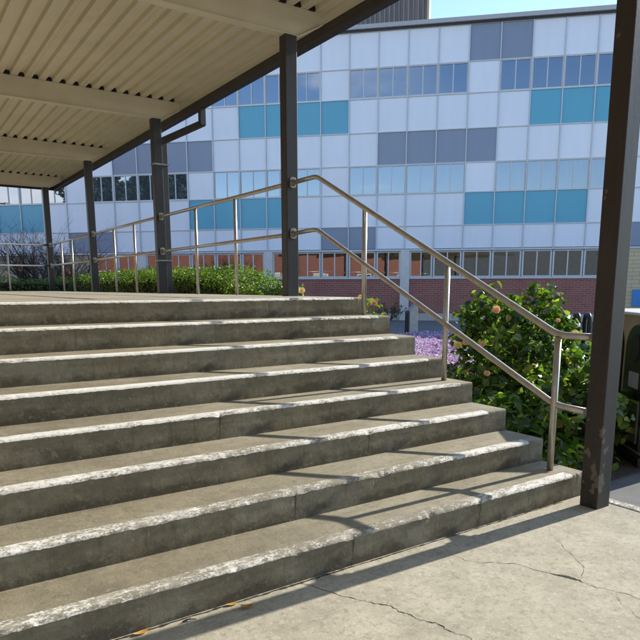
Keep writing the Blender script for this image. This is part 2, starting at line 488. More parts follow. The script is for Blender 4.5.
# clouds bank up in the west (-X), the sky stays open to the north-east
bias = wmath('MULTIPLY', sep.outputs[0], -.22)
dens = wmath('SUBTRACT', wmath('ADD', nz.outputs['Fac'], bias), wmath('MULTIPLY', sep.outputs[2], .45))
mr = wn.new('ShaderNodeMapRange'); mr.interpolation_type = 'SMOOTHSTEP'
mr.inputs['From Min'].default_value = .55; mr.inputs['From Max'].default_value = .68
wt.links.new(dens, mr.inputs[0])
west = wn.new('ShaderNodeMapRange'); west.interpolation_type = 'SMOOTHSTEP'
west.inputs['From Min'].default_value = -.66; west.inputs['From Max'].default_value = -.84
wt.links.new(sep.outputs[0], west.inputs[0])
cloud = wmath('MULTIPLY', mr.outputs[0], west.outputs[0])
mxw = wn.new('ShaderNodeMix'); mxw.data_type = 'RGBA'
wt.links.new(cloud, mxw.inputs[0]); wt.links.new(sky.outputs[0], mxw.inputs[6]); mxw.inputs[7].default_value = (8.5, 8.2, 8.0, 1)
wt.links.new(mxw.outputs[2], bg.inputs['Color']); bg.inputs['Strength'].default_value = .15
sc.view_settings.view_transform = 'Standard'; sc.view_settings.look = 'None'
sc.view_settings.exposure = .95; sc.view_settings.gamma = 1; sc.view_settings.use_curve_mapping = False
sc.cycles.max_bounces = 8

# ------------------------------------------------------------------ ground
yard = MB().quad((-900, -900, GZ), (900, -900, GZ), (900, 900, GZ), (-900, 900, GZ)).build('yard_ground', M['asphalt'])
tag(yard, kind='structure')
ap = MB().box(-40, -.02, -40, .02, GZ - .2, 0).build('concrete_pavement', M['apron']); tag(ap, kind='structure')
kb = MB().box(-.018, .075, -12, -.10, GZ - .1, .006).build('kerb', M['paint'], bevel=.008); tag(kb, kind='structure')
wk = MB().box(-12, 0, 7 * T + .36, 16.6, GZ, LZ).build('raised_walkway', M['landing']); tag(wk, kind='structure')
sb = MB().box(.02, 3.4, -.02 + .35, 27, GZ - .1, GZ + .012).build('garden_bed', M['soil']); tag(sb, kind='structure')
sb2 = MB().box(-12, .02, 16.62, 27, GZ - .1, GZ + .012).build('garden_bed', M['soil']); tag(sb2, kind='structure')
sb3 = MB().prism([(3.41, 3.0), (6.2, 5.6), (8.4, 9.6), (5.6, 12.0), (3.41, 11.5)], 'z', GZ - .1, GZ + .016).build('garden_bed', M['soil']); tag(sb3, kind='structure')

def jag(path, n, amp, z, w0, w1, holes=None):
    """ragged ribbon along a polyline: a crack"""
    P = [Vector((*p, 0)) for p in path]
    L = [0]
    for a, b in zip(P, P[1:]): L.append(L[-1] + (b - a).length)
    mb = MB(); prev = None
    for i in range(n + 1):
        s = L[-1] * i / n
        k = max(j for j in range(len(L) - 1) if L[j] <= s + 1e-9)
        t = (s - L[k]) / max(L[k + 1] - L[k], 1e-6)
        p = P[k].lerp(P[k + 1], t); d = (P[k + 1] - P[k]).normalized(); q = Vector((-d.y, d.x, 0))
        p = p + q * (mnoise.noise(Vector((s * 14, w0 * 90, 0))) * amp + mnoise.noise(Vector((s * 55, 3, 0))) * amp * .5)
        wd = w0 + (w1 - w0) * (i / n)
        wd *= .22 + .95 * abs(mnoise.noise(Vector((s * 20, 7, path[0][0]))))
        if holes:
            for hs, hl, hw in holes:
                wd += hw * max(0, 1 - abs(i / n - hs) / hl)
        a = p + q * wd; b = p - q * wd
        if prev: mb.quad((*prev[0].xy, z), (*prev[1].xy, z), (*b.xy, z), (*a.xy, z))
        prev = (a, b)
    return mb
c1 = [(-2.0, .0), (-2.26, -.02), (-2.335, -.018), (-2.289, -.135), (-2.244, -.224), (-2.166, -.345), (-2.113, -.469), (-2.094, -.604), (-2.04, -.693), (-2.019, -.823), (-1.98, -1.1), (-1.9, -1.5)]
c2 = [(-1.489, -.184), (-1.447, -.334), (-1.297, -.452), (-1.262, -.59), (-1.186, -.735), (-1.181, -.861), (-1.127, -.962), (-1.125, -1.038), (-1.05, -1.3)]
c3 = [(-.72, -.24), (-.828, -.371), (-.965, -.584), (-1.035, -.693), (-1.154, -.757)]
c4 = [(-1.184, -.93), (-1.233, -1.025), (-1.296, -1.134), (-1.36, -1.3)]
c5 = [(-.72, -.24), (-.6, -.5), (-.62, -.8), (-.5, -1.1)]
for pth, n, am, w0, w1, h in ((c1, 160, .02, .0042, .005, None), (c2, 130, .016, .0018, .0035, [(.5, .07, .012)]),
                              (c3, 80, .014, .0009, .0022, None), (c4, 40, .012, .002, .001, None), (c5, 60, .014, .0008, .001, None)):
    jag(pth, n * 2, am, .0012, w0, w1, h).build('pavement_crack', M['crack'], ap, fix=False)
# dirt gathered in the joint at the foot of the first riser
jag([(-6, -.012), (-3, -.014), (-1.4, -.012), (-.25, -.010)], 300,   .006, .0013, .02, .010).build('joint_dirt', M['crack'], ap, fix=False)

# ------------------------------------------------------------------ staircase
stair = thing('staircase', 'wide weathered concrete staircase with worn white painted nosings', 'staircase', (0, 0, 0))
XL = -9.0
rcracks = {0: [-2.0, -1.05], 1: [-2.13], 2: [-1.35], 3: [-2.24]}
def chip(x, k):
    a = mnoise.noise(Vector((x * 3.1, k * 7.3, 1.7))); b = mnoise.noise(Vector((x * 19, k * 3.3, 9.1))); c = mnoise.noise(Vector((x * 60, k, 4)))
    amt = {0: 1.0, 1: .8}.get(k, .4) * (.6 + 1.1 * max(0, 1 - abs(x + 1.7) / 1.1) * (k < 3))
    v = max(0, a * .6 + b * .55 + c * .25 - .12) * amt
    for cx in rcracks.get(k, []):
        v += max(0, 1 - abs(x - cx) / .04) * .3
    return min(1.0, v * 1.5)
for k in range(NS):
    y0 = k * T; zb = k * R
    xs = [XL + i * .5 for i in range(6)] + list(np.arange(-6.0, -.0001, .0125)) + [0.0]
    xs = [x for x in xs if x < -1e-4] + [0.0]
    depth = T if k < NS - 1 else T + .012
    # profile in local coordinates: y into the stair, z up from the foot of this riser
    rows = []
    for x in xs:
        ch = chip(x, k) * .023
        wob = mnoise.noise(Vector((x * .8, k * 5.1, 0))) * .004
        hz = mnoise.noise(Vector((x * .7, k * 2.1, 5))) * .003
        zt = R + hz
        ex = .010 if x == 0 else 0.0
        rows.append([(x, wob, -.02), (x, wob, R * .5), (x, wob + ch * .25, zt - .022 - ch * .8), (x, wob + .001 + ch * .7, zt - .012 - ch * .5),
                     (x, wob + .005 + ch, zt - .004 - ch * .3), (x, wob + .013 + ch * 1.2, zt - ch * .08), (x, .04 + ch, zt), (x, .09, zt), (x, depth, R)])
    mb = MB(); m = len(rows[0])
    for r in rows: mb.v += r
    for i in range(len(rows) - 1):
        for j in range(m - 1):
            mb.f.append((i * m + j, (i + 1) * m + j, (i + 1) * m + j + 1, i * m + j + 1))
    # right hand end, closed down to the lower ground
    e = (len(rows) - 1) * m
    b = len(mb.v); mb.v += [(0, depth, GZ - zb), (0, rows[-1][0][1], GZ - zb)]
    mb.f.append(tuple(e + j for j in range(m)) + (b, b + 1))
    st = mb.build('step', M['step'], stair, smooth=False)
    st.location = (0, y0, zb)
    # white painted nosing: a thin coat following the edge with a ragged back line, stopping short of the end
    mb = MB(); prev = None
    xe = -.13 - .03 * (k % 3)
    for i, r in enumerate(rows):
        x = r[0][0]
        if x > xe or x < -7.5: continue
        rag = mnoise.noise(Vector((x * 9, k * 11, 2))) * .006 + mnoise.noise(Vector((x * 37, k * 11, 2))) * .004 + mnoise.noise(Vector((x * 2, k * 5, 8))) * .005
        low = mnoise.noise(Vector((x * 13, k * 4, 3))) * .006 + mnoise.noise(Vector((x * 41, k * 4, 3))) * .006
        bw = (.072 if k < 3 else .062) + rag
        o_ = .0022
        prof = [(x, r[2][1] - o_, r[2][2] + .006 + low * .7), (x, r[3][1] - o_, r[3][2]), (x, r[4][1] - o_ * .7, r[4][2] + o_ * .7), (x, r[5][1], r[5][2] + o_),
                (x, r[6][1], r[6][2] + o_), (x, bw, r[7][2] + o_)]
        b = len(mb.v); mb.v += prof
        if prev is not None:
            for j in range(5): mb.f.append((prev + j, b + j, b + j + 1, prev + j + 1))
        prev = b
    mb.build('nosing_stripe', M['paint'], st, smooth=True, fix=False)
    for cx in rcracks.get(k, []):
        mb = MB(); pv = None
        for i in range(22):
            z = .002 + (R - .012) * i / 21
            xx = cx + mnoise.noise(Vector((z * 40, cx, 1))) * .014 + (z - .08) * .1
            wd = .0009 + .0022 * (i / 21) ** 2 + .0012 * abs(mnoise.noise(Vector((z * 90, cx, 5))))
            yy = mnoise.noise(Vector((cx * .8, k * 5.1, 0))) * .004 - .0035
            cur = ((xx - wd, yy, z), (xx + wd, yy, z))
            if pv: mb.quad(pv[0], pv[1], cur[1], cur[0])
            pv = cur
        mb.build('crack', M['crack'], st, fix=False)

# ------------------------------------------------------------------ canopy
can = thing('walkway_canopy', 'cream ribbed metal canopy roof on dark brown posts over the stairs and walkway', 'canopy', (0, 0, 0))
PX0, PX1 = -.203, -.061
posts = [(-.231, 0), (3.57, LZ), (7.53, LZ), (11.52, LZ), (15.75, LZ)]
ZT = 3.985; ZC = 4.27
for i, (py, pz) in enumerate(posts):
    p = MB().box(PX0, PX1, py, py + .124, pz - .03, ZT).build('post', M['post_peel' if i == 0 else 'post'], can, bevel=.006)
    if i == 0: tag(p, 'brown post with peeling paint near its foot at the bottom of the stairs')
    # weld collar / base plate
beams = [-4.1] + [p[0] for p in posts]
for by in beams:
    y0, y1 = by + .012, by + .112
    mb = MB()
    prof = [(-10, ZT + .0), (-.03, ZT + .0), (.275, ZC - .115), (.275, ZC - .002), (-10, ZC - .002)]
    # I-shaped: web plus bottom flange
    mb.prism([(-10, ZT + .012), (-.03, ZT + .012), (.268, ZC - .103), (.268, ZC - .004), (-10, ZC - .004)], 'y', y0 + .035, y1 - .035)
    mb.prism([(-10, ZT), (-.03, ZT), (.275, ZC - .115), (.275, ZC - .103), (-.03, ZT + .012), (-10, ZT + .012)], 'y', y0, y1)
    mb.prism([(-10, ZC - .016), (.268, ZC - .016), (.268, ZC - .003), (-10, ZC - .003)], 'y', y0 + .004, y1 - .004)
    mb.build('beam', M['beam'], can)
    xx = .445 - .1795; pr = [(.262, ZC + .0575), (.262, ZC + .0465)]
    while xx > -9.5:
        pr += [(xx - .1075, ZC + .0465), (xx - .094, ZC + .0015), (xx - .1755, ZC + .0015), (xx - .1595, ZC + .0465)]; xx -= .1795
    pr += [(-9.6, ZC + .0465), (-9.6, ZC + .0575)]
    cl = MB().prism(pr, 'y', y0 - .02, y1 + .02)
    cl.build('rib_gap_shade', M['dark'], can)  # black comb added as the shade in the open rib gaps above the beam
# ribbed steel deck: flat pans with raised ribs, ribs running along the walkway
mb = MB(); pts = []
pitch = .1795; x = .445
DY0, DY1 = -7.0, 17.6
prof = [(x, ZC)]
while x > -10.2:
    prof += [(x - .092, ZC), (x - .106, ZC + .045), (x - .160, ZC + .045), (x - pitch, ZC)]
    x -= pitch
n = len(prof)
for p in prof: mb.v.append((p[0], DY0, p[1])); mb.v.append((p[0], DY1, p[1]))
for i in range(n - 1): mb.f.append((2 * i, 2 * i + 2, 2 * i + 3, 2 * i + 1))
deck = mb.build('roof_deck', M['deck'], can, fix=False)
# lap seams of the deck sheets
sm = MB(); x = .445 - .04; i = 0
while x > -9:
    if i % 4 == 1:
        sm.box(x, x + .012, DY0, DY1, ZC - .004, ZC - .0005); sm.box(x - .022, x - .018, DY0, DY1, ZC - .003, ZC - .0005)
    x -= pitch; i += 1
sm.build('lap_seam', M['beam'], can)
MB().quad((-10.3, DY0, ZC + .06), (.45, DY0, ZC + .06), (.45, DY1, ZC + .06), (-10.3, DY1, ZC + .06)).build('roof_sheet', M['gutter'], can)
MB().prism([(.452, ZC + .12), (.452, ZC - .09), (.46, ZC - .115), (.55, ZC - .115), (.565, ZC - .09), (.565, ZC + .13), (.55, ZC + .13), (.55, ZC - .08), (.468, ZC - .08), (.468, ZC + .12)], 'y', DY0, DY1).build('gutter', M['gutter'], can)
MB().box(-10.3, .56, DY1 + .002, DY1 + .03, ZC - .1, ZC + .12).build('end_fascia', M['gutter'], can)
# downpipe on the second landing post
def sq_tube(path, h):
    mb = MB(); P = [Vector(p) for p in path]
    for a, b in zip(P, P[1:]):
        d = (b - a).normalized(); s = d.cross(Vector((0, 0, 1)))
        if s.length < .1: s = Vector((1, 0, 0))
        s.normalize(); u = s.cross(d).normalized()
        a2 = a - d * h * .9; b2 = b + d * h * .9
        o = len(mb.v)
        for q in (a2, b2):
            for sx, sz in ((-1, -1), (1, -1), (1, 1), (-1, 1)): mb.v.append(tuple(q + s * h * sx + u * h * sz))
        for f in ((0, 1, 5, 4), (1, 2, 6, 5), (2, 3, 7, 6), (3, 0, 4, 7), (3, 2, 1, 0), (4, 5, 6, 7)): mb.f.append(tuple(o + i for i in f))
    return mb
dp = sq_tube([(-.012, 7.60, LZ + .02), (-.012, 7.60, 3.66)], .046); dp.build('downpipe', M['gutter'], can, bevel=.006)
sq_tube([(-.012, 7.56, 3.68), (.508, 7.28, 3.94)], .046).build('downpipe_arm', M['gutter'], can, bevel=.005)
sq_tube([(.508, 7.26, 3.95), (.508, 7.26, 4.13)], .046).build('downpipe_outlet', M['gutter'], can, bevel=.005)
MB().box(PX0 - .01, .035, 7.522, 7.665, 3.30, 3.325).build('pipe_strap', M['flange'], can)
MB().box(PX0 - .008, .035, 7.524, 7.662, 1.83, 1.85).build('pipe_strap', M['flange'], can)
MB().prism([(.03, LZ), (.14, LZ), (.11, LZ + .05), (.03, LZ + .11)], 'y', 7.57, 7.64).build('pipe_shoe', M['gutter'], can)

# ------------------------------------------------------------------ handrails
RX = -.132; RR = .0235
def flange(y, z, s, parent):
    mb = MB()
    # rounded plate fixed on the post face
    pts = []
    for (cx, cz, a0) in ((.018, .04, 0), (-.018, .04, 90), (-.018, -.04, 180), (.018, -.04, 270)):
        for q in range(5):
            a = math.radians(a0 + q * 22.5); pts.append((RX + cx * .8 + .024 * math.cos(a), z + cz * .8 + .024 * math.sin(a)))
    mb.prism(pts, 'y', y, y + s * .014)
    mb.tube([(RX, y + s * .012, z), (RX, y + s * .05, z)], [.036, .026], 14)
    return mb.build('flange', M['flange'], parent, bevel=.003)
hr = thing('handrail', 'steel two bar handrail sloping down the right side of the stairs between two brown posts', 'handrail', (RX, .16, R))
def cp(o): o.matrix_parent_inverse = o.parent.matrix_basis.inverted(); return o
def sub(o):
    # keep world placed geometry under a moved parent
    o.location = -o.parent.location; return o
top = [(RX, -.09, 1.10), (RX - .015, .175, 1.10), (RX + .005, 3.11, 2.525), (RX, 3.57, 2.52)]
low = [(RX, -.09, .61), (RX - .015, .165, .625), (RX + .005, 3.11, 2.005), (RX, 3.57, 1.99)]
sub(MB().tube(fillet(top, .07), RR, 16).build('top_rail', M['rail'], hr, smooth=True))
sub(MB().tube(fillet(low, .07), RR * .95, 16).build('lower_rail', M['rail'], hr, smooth=True))
for (x, y, zb, zt) in ((-.158, .165, R, 1.085), (-.118, 1.25, 4 * R, 1.60), (-.085, 2.37, 7 * R, 2.15)):
    sub(MB().tube([(x, y, zb), (x, y, zt)], .0225, 14).build('rail_post', M['rail'], hr, smooth=True))
for z in (2.52, 1.99): sub(flange(3.57, z, -1, hr))
for z in (1.10, .61): sub(flange(-.107, z, 1, hr))
segs = [((3.694, 7.53), (4.94, 6.17), 'level steel handrail between the first and second landing posts in front of the bright hedge'),
        ((7.654, 11.52), (8.86, 10.06), 'level steel handrail between the downpipe post and the next post along the walkway'),
        ((11.644, 15.75), (13.4, 14.45), 'level steel handrail before the farthest post with bare branches behind it')]
for (ya, yb), pys, lab in segs:
    h = thing('handrail', lab, 'handrail', (RX, ya, LZ), 0, 'handrails along the walkway edge')
    sub(MB().tube([(RX, ya, 2.52), (RX, yb, 2.52)], RR, 14).build('top_rail', M['rail'], h, smooth=True))
    sub(MB().tube([(RX, ya, 1.985), (RX, yb, 1.985)], RR * .95, 14).build('lower_rail', M['rail'], h, smooth=True))
    for y in pys: sub(MB().tube([(RX + .0, y, LZ), (RX, y, 2.505)], .021, 12).build('rail_post', M['rail'], h, smooth=True))
    for z in (2.52, 1.985):
        sub(flange(ya, z, 1, h)); sub(flange(yb, z, -1, h))
h = thing('handrail', 'level steel handrail closing the far end of the walkway left of the farthest post', 'handrail', (PX0, 15.82, LZ), 0, 'handrails along the walkway edge')
sub(MB().tube([(PX0, 15.82, 2.52), (-6, 15.82, 2.52)], RR, 14).build('top_rail', M['rail'], h, smooth=True))
sub(MB().tube([(PX0, 15.82, 1.985), (-6, 15.82, 1.985)], RR * .95, 14).build('lower_rail', M['rail'], h, smooth=True))
for x in (-1.16, -2.5, -3.8, -5.2): sub(MB().tube([(x, 15.82, LZ), (x, 15.82, 2.505)], .021, 12).build('rail_post', M['rail'], h, smooth=True))

# ------------------------------------------------------------------ clad building (local: x along the facade to the right, y inwards, z up)
W = 1.31568
BA = -math.radians(45)
B15 = Vector((16.3122, 20.27957, 0))
org = B15 - Vector((math.cos(BA), math.sin(BA), 0)) * (W * 15)
bd = thing('office_building', 'three storey office block clad in white, blue and grey panels above a brick base', 'building', org, BA)
LV = [12.551, 11.055, 9.77, 8.313, 6.879, 5.605, 4.173, 3.138]
C0, C1 = -6, 31
X0, X1 = C0 * W, C1 * W
MB().box(X0, X1, .12, 14, GZ, 12.6).build('core_wall', M['plinth'], bd)
blue = {2: {9, 10, 11, 12, 19, 20, 21, 22}, 5: {-2, -1, 0, 7, 8, 9, 10, 17, 18, 19, 20}}
grey = {0: {17, 18}, 3: {4, 5, 6, 7, 14, 15, 16, 17, 25, 26}, 6: {2, 3, 12, 13, 22, 23}}
solid = {1: {12, 17, 7, 2, 22, 27}, 4: {12, 17, 7, 2, 22, 27}}
hi_count = 0; extra = MB(); white_n = 0
def upper_window(c, zt, zb):
    xa, xb = c * W + .03, (c + 1) * W - .03
    fm = MB(); t = .035
    fm.box(xa, xb, .0, .06, zt - t, zt); fm.box(xa, xb, .0, .06, zb, zb + t)
    xm = (xa + xb) / 2
    for a, b in ((xa, xa + t), (xm - .02, xm + .02), (xb - t, xb)): fm.box(a, b, .001, .059, zb + t, zt - t)
    f = fm.build('window', M['frame'], bd)
    MB().box(xa + .01, xb - .01, .035, .05, zb + .01, zt - .01).build('pane', M['glass_top' if zb > 8 else 'glass_hi'], f)
for r in range(7):
    zt, zb = LV[r] - .02, LV[r + 1] + .02
    for c in range(C0, C1):
        if r in (1, 4) and c not in solid[r]:
            if -3 <= c <= 26: upper_window(c, zt, zb)
            else: extra.box(c * W + .03, (c + 1) * W - .03, .03, .1, zb, zt)
            continue
        kind = 'blue_panel' if c in blue.get(r, ()) else 'grey_panel' if c in grey.get(r, ()) else 'white_panel'
        vis = (-2 <= c <= 23) and not (r <= 2 and c < 6)
        if kind == 'white_panel' and not vis:
            extra.box(c * W + .025, (c + 1) * W - .025, .02, .1, zb, zt); continue
        tilt = rng.normal() * .003
        mb = MB().box(c * W + .025, (c + 1) * W - .025, .02 + tilt, .1, zb, zt)
        mb.build(kind, M[kind], bd)
ex = extra.build('outer_panel', M['white_panel'], bd); ex['kind'] = 'stuff'
for c in range(C0, C1 + 1):
    if not (-3 <= c <= 24) and c % 2: continue
    MB().box(c * W - .022, c * W + .022, -.035, .1, LV[7] - .03, LV[0]).build('mullion', M['mullion'], bd)
for r in range(8):
    if r == 7: MB().box(X0, X1, -.05, .11, LV[7] - .09, LV[7] - .01).build('transom', M['mullion'], bd)
    else: MB().box(X0, X1, -.018, .095, LV[r] - .022, LV[r] + .022).build('transom', M['mullion'], bd)
MB().box(X0 - .1, X1 + .1, -.22, 14, 12.62, 12.80).build('roof_edge', M['fascia'], bd, bevel=.01)
MB().box(X0 - .05, X1 + .05, -.10, 13.9, 12.555, 12.618).build('roof_soffit', M['gutter'], bd)
# roof plant room with vertical ribbed cladding
sx1 = 15.55 * W; sx0 = 5 * W; mb = MB(); x = sx0; pr = []
while x < sx1 - .05:
    pr += [(x, 1.6), (x + .09, 1.6), (x + .11, 1.67), (x + .19, 1.67)]; x += .22
pr += [(sx1, 1.6), (sx1, 7), (sx0, 7)]
mb.prism(pr, 'z', 12.80, 16.2).build('roof_plant_room', M['shed'], bd)
MB().box(sx1 - .02, sx1 + .08, 1.52, 1.72, 12.81, 16.22).build('corner_trim', M['tan'], bd)
# ground floor: brick between pilasters, window band, plinth
zs, zw0, zw1 = 1.77, 1.86, 3.03
GA, GB = 3 * W, 22.25 * W
MB().box(GA, GB, .06, .119, .175, zs).build('brick_wall', M['brick'], bd)
MB().box(GA, GB, .035, .118, GZ, .172).build('plinth', M['plinth'], bd)
MB().box(GA, GB, .0, .118, zs + .003, zw0).build('window_sill', M['frame'], bd)
for c in (5, 10, 15, 20):
    if c == 20: continue
    MB().box(c * W - .17, c * W + .25, -.06, .117, GZ, LV[7] - .092).build('pilaster', M['pilaster'], bd, bevel=.006)
for c in range(3, 22):
    xa, xb = c * W + .02, (c + 1) * W - .02
    if c in (5, 10, 15): xa += .235
    if c in (4, 9, 14): xb -= .155
    fm = MB(); t = .05
    fm.box(xa, xb, .02, .09, zw1 - t, zw1); fm.box(xa, xb, .02, .09, zw0 + .003, zw0 + t)
    xm = (xa + xb) / 2
    for a, b in ((xa, xa + t + .02), (xm - .025, xm + .025), (xb - t - .02, xb)): fm.box(a, b, .021, .089, zw0 + t, zw1 - t)
    f = fm.build('window', M['frame'], bd)
    MB().box(xa + .02, xb - .02, .06, .075, zw0 + .02, zw1 - .02).build('pane', M['glass_lo'], f)
MB().box(X0, GA - .002, .05, .117, GZ, 3.04).build('tan_wall', M['tan'], bd)
MB().box(.58 * W, 1.02 * W, -.05, .118, GZ, 3.04).build('white_pier', M['pilaster'], bd)
for c in (-.4, 1.5, -2.2):
    f = MB().box(c * W, c * W + .7, .0, .06, 1.2, 2.6).build('window', M['gutter'], bd)
    MB().box(c * W + .06, c * W + .64, -.01, -.002, 1.26, 2.54).build('pane', M['glass_lo'], f)
# cream block wall at the right hand end of the ground floor
MB().box(GB + .002, X1, -.02, .119, GZ, 3.04).build('block_wall', M['block'], bd)
sg = MB().box(22.62 * W, 23.6 * W, -.07, -.025, .55, 1.28).build('blue_board', M['blue_sign'], bd)

# ------------------------------------------------------------------ red brick building off to the left (seen only as a reflection)
rb = thing('brick_building', 'low red brick building with a flat roof reflected in the ground floor windows', 'building', (-19, 8, GZ))
MB().box(-8, 0, -22, 34, 0, 6.2).build('wall', M['brick_far'], rb)
MB().box(-8.3, .3, -22.3, 34.3, 6.2, 6.55).build('roof', M['fascia'], rb)
for i in range(9):
    f = MB().box(.0, .06, -20 + i * 6, -18 + i * 6, 1.2, 3.0).build('window', M['frame'], rb)
    MB().box(.062, .07, -19.9 + i * 6, -18.1 + i * 6, 1.3, 2.9).build('pane', M['glass_lo'], f)

tb = thing('rendered_building', 'plain grey beige building behind the stairs, reflected in the right ground floor windows', 'building', (-14, -24, GZ))
MB().box(-26, 24, -10, 0, 0, 6.8).build('wall', M['plinth_dark'], tb)
MB().box(-26.3, 24.3, -10.3, .3, 6.8, 7.1).build('roof', M['fascia'], tb)
for i in range(12):
    f = MB().box(-24 + i * 4, -22 + i * 4, .0, .06, 1.2, 2.8).build('window', M['frame'], tb)
    MB().box(-23.9 + i * 4, -22.1 + i * 4, .062, .07, 1.3, 2.7).build('pane', M['glass_lo'], f)

def tree(label, x, y, h, cr, seed, cat='tree'):
    rg = np.random.default_rng(seed)
    t = thing('tree', label, cat, (x, y, GZ))
    mb = MB(); mb.tube([(0, 0, 0), (.1, .05, h * .3), (-.1, .1, h * .62), (0, 0, h * .85)], [.28, .22, .15, .05], 10)
    cs = []; rs = []
    for i in range(44):
        a = rg.uniform(0, 2 * PI); z = rg.uniform(.28, 1.0); rad = cr * math.sqrt(max(.05, 1 - ((z - .6) / .42) ** 2)) * rg.uniform(.3, 1)
        c = (rad * math.cos(a), rad * math.sin(a), z * h); cs.append(c); rs.append(rg.uniform(.5, 1.05) * cr * .33)
        mb.tube([(0, 0, h * min(.75, z * .6)), (c[0] * .5, c[1] * .5, c[2] - .4), c], [.08, .05, .015], 6)
    mb.build('trunk', M['bark'], t, smooth=True)
    P, N = clump_cloud(cs, rs, 20)
    leaves('crown', P, N, .38, M['tree_leaf'], t)
tree('tall dark evergreen tree beyond the brick building, reflected in the upper windows', -27, 22, 14.5, 4.2, 3)
tree('second tall dark tree beside the brick building, reflected in the upper windows', -28, 15.0, 15.0, 4.6, 4)
tree('thin open tree at the far end of the brick building', -27, 30, 8.6, 2.6, 5)

# ------------------------------------------------------------------ hedges
def hedge(name, label, path, half, top, n_near, rnd_end=True):
    """clipped hedge along path: leaf shell with lumpy surface"""
    t = thing(name, label, 'hedge', (*path[0], GZ))
    P = [Vector(p) for p in path]; a, b = P[0], P[1]
    d = (b - a); L = d.length; d.normalize(); q = Vector((-d.y, d.x))
    # sample with density falling with distance from the camera
    s = rng.uniform(0, 1, n_near) ** 1.6 * L
    u = rng.uniform(0, 1, n_near)
    pos = np.zeros((n_near, 3)); nor = np.zeros((n_near, 3))
    for i in range(n_near):
        si = s[i]; e = min(1.0, si / 2.6) if rnd_end else 1
        hgt = (top - GZ) * (.80 + .20 * math.sin(e * PI / 2))
        wd = half * (.62 + .38 * math.sqrt(max(0.0, 1 - (1 - min(1, si / .9)) ** 2)))
        lump = mnoise.noise(Vector((si * 1.3, u[i] * 3, 2.2))) * .09 + mnoise.noise(Vector((si * 4, u[i] * 8, 5))) * .06
        per = 2 * hgt + 2 * wd; k = u[i] * per
        ang = None
        if k < hgt: off, z, nn = -wd, k, (-q.x, -q.y, .25)
        elif k < hgt + 2 * wd:
            f = (k - hgt) / (2 * wd) * 2 - 1
            off, z = f * wd, hgt - .12 * abs(f) ** 4; nn = (q.x * f * .5, q.y * f * .5, 1)
        else: off, z, nn = wd, per - k, (q.x, q.y, .25)
        if si < .5: nn = (nn[0] - d.x * .6, nn[1] - d.y * .6, nn[2])
        c = a + d * si + q * (off * (1 + lump * .5))
        inset = rng.uniform(0, .13)
        pos[i] = (c.x - path[0][0], c.y - path[0][1], z + lump - inset)
        nor[i] = nn
    nor += rng.normal(size=nor.shape) * .45
    size = .05 + .0016 * s
    leaves('foliage', pos, nor, size, M['hedge_leaf'], t, .6, .2, .3)
    core = MB(); 
    m = 24
    for i in range(m + 1):
        si = .25 + (L - .3) * i / m; e = min(1, si / 2.6) if rnd_end else 1
        hgt = (top - GZ) * (.80 + .20 * math.sin(e * PI / 2)) - .16; wd = half * .78
        for off, z in ((-wd, 0), (-wd, hgt * .97), (-wd * .6, hgt), (wd * .6, hgt), (wd, hgt * .97), (wd, 0)):
            c = a + d * si + q * off; core.v.append((c.x - path[0][0], c.y - path[0][1], z))
        if i:
            for j in range(5): core.f.append(((i - 1) * 6 + j, (i - 1) * 6 + j + 1, i * 6 + j + 1, i * 6 + j))
    core.f.append(tuple(range(6)))
    core.build('branches', M['inner'], t)
    return t
M['inner'] = simple('hedge_inner_twigs', (.028, .034, .014), .95, var=.5, scale=25, bump=.8)
hedge('hedge', 'long clipped green hedge beside the walkway, its near end bright in the sun', [(.95, 5.6), (.95, 16.6)], .5, 1.79, 34000)
hedge('hedge', 'darker clipped hedge across the far end of the walkway', [(2.4, 17.6), (-7.5, 17.6)], .6, 1.72, 16000, False)

# ------------------------------------------------------------------ bare shrub behind the far hedge
bs = thing('bare_shrub', 'leafless brown branching shrub rising behind the far hedge at left', 'shrub', (1.15, 21.5, GZ))
tw = MB(); st_ = MB()
def branch(p, d, ln, rad, lev, mbuf):
    q = p; pts = [p]; rads = [rad]
    for i in range(4):
        d = (d + Vector((random.gauss(0, .22), random.gauss(0, .22), random.gauss(.05, .15)))).normalized()
        q = q + d * ln / 4; pts.append(q); rads.append(rad * (1 - .16 * (i + 1)))
    (st_ if lev < 2 else tw).tube(pts, rads, 6 if lev < 2 else 4)
    if lev < 4:
        for k in range(4 if lev < 3 else 3):
            j = random.choice([1, 2, 3, 4]); nd = (d + Vector((random.gauss(0, .7), random.gauss(0, .7), random.gauss(.15, .4)))).normalized()
            branch(pts[j], nd, ln * random.uniform(.5, .75), rads[j] * .74, lev + 1, tw)
for i in range(12):
    a = 2 * PI * i / 12 + random.uniform(-.3, .3)
    branch(Vector((0, 0, .1)), Vector((math.cos(a) * .75, math.sin(a) * .75, 1.1)).normalized(), random.uniform(2.0, 2.7), .085, 0, None)
st_.build('trunk', M['twig'], bs, fix=False); tw.build('twigs', M['twig'], bs, fix=False)

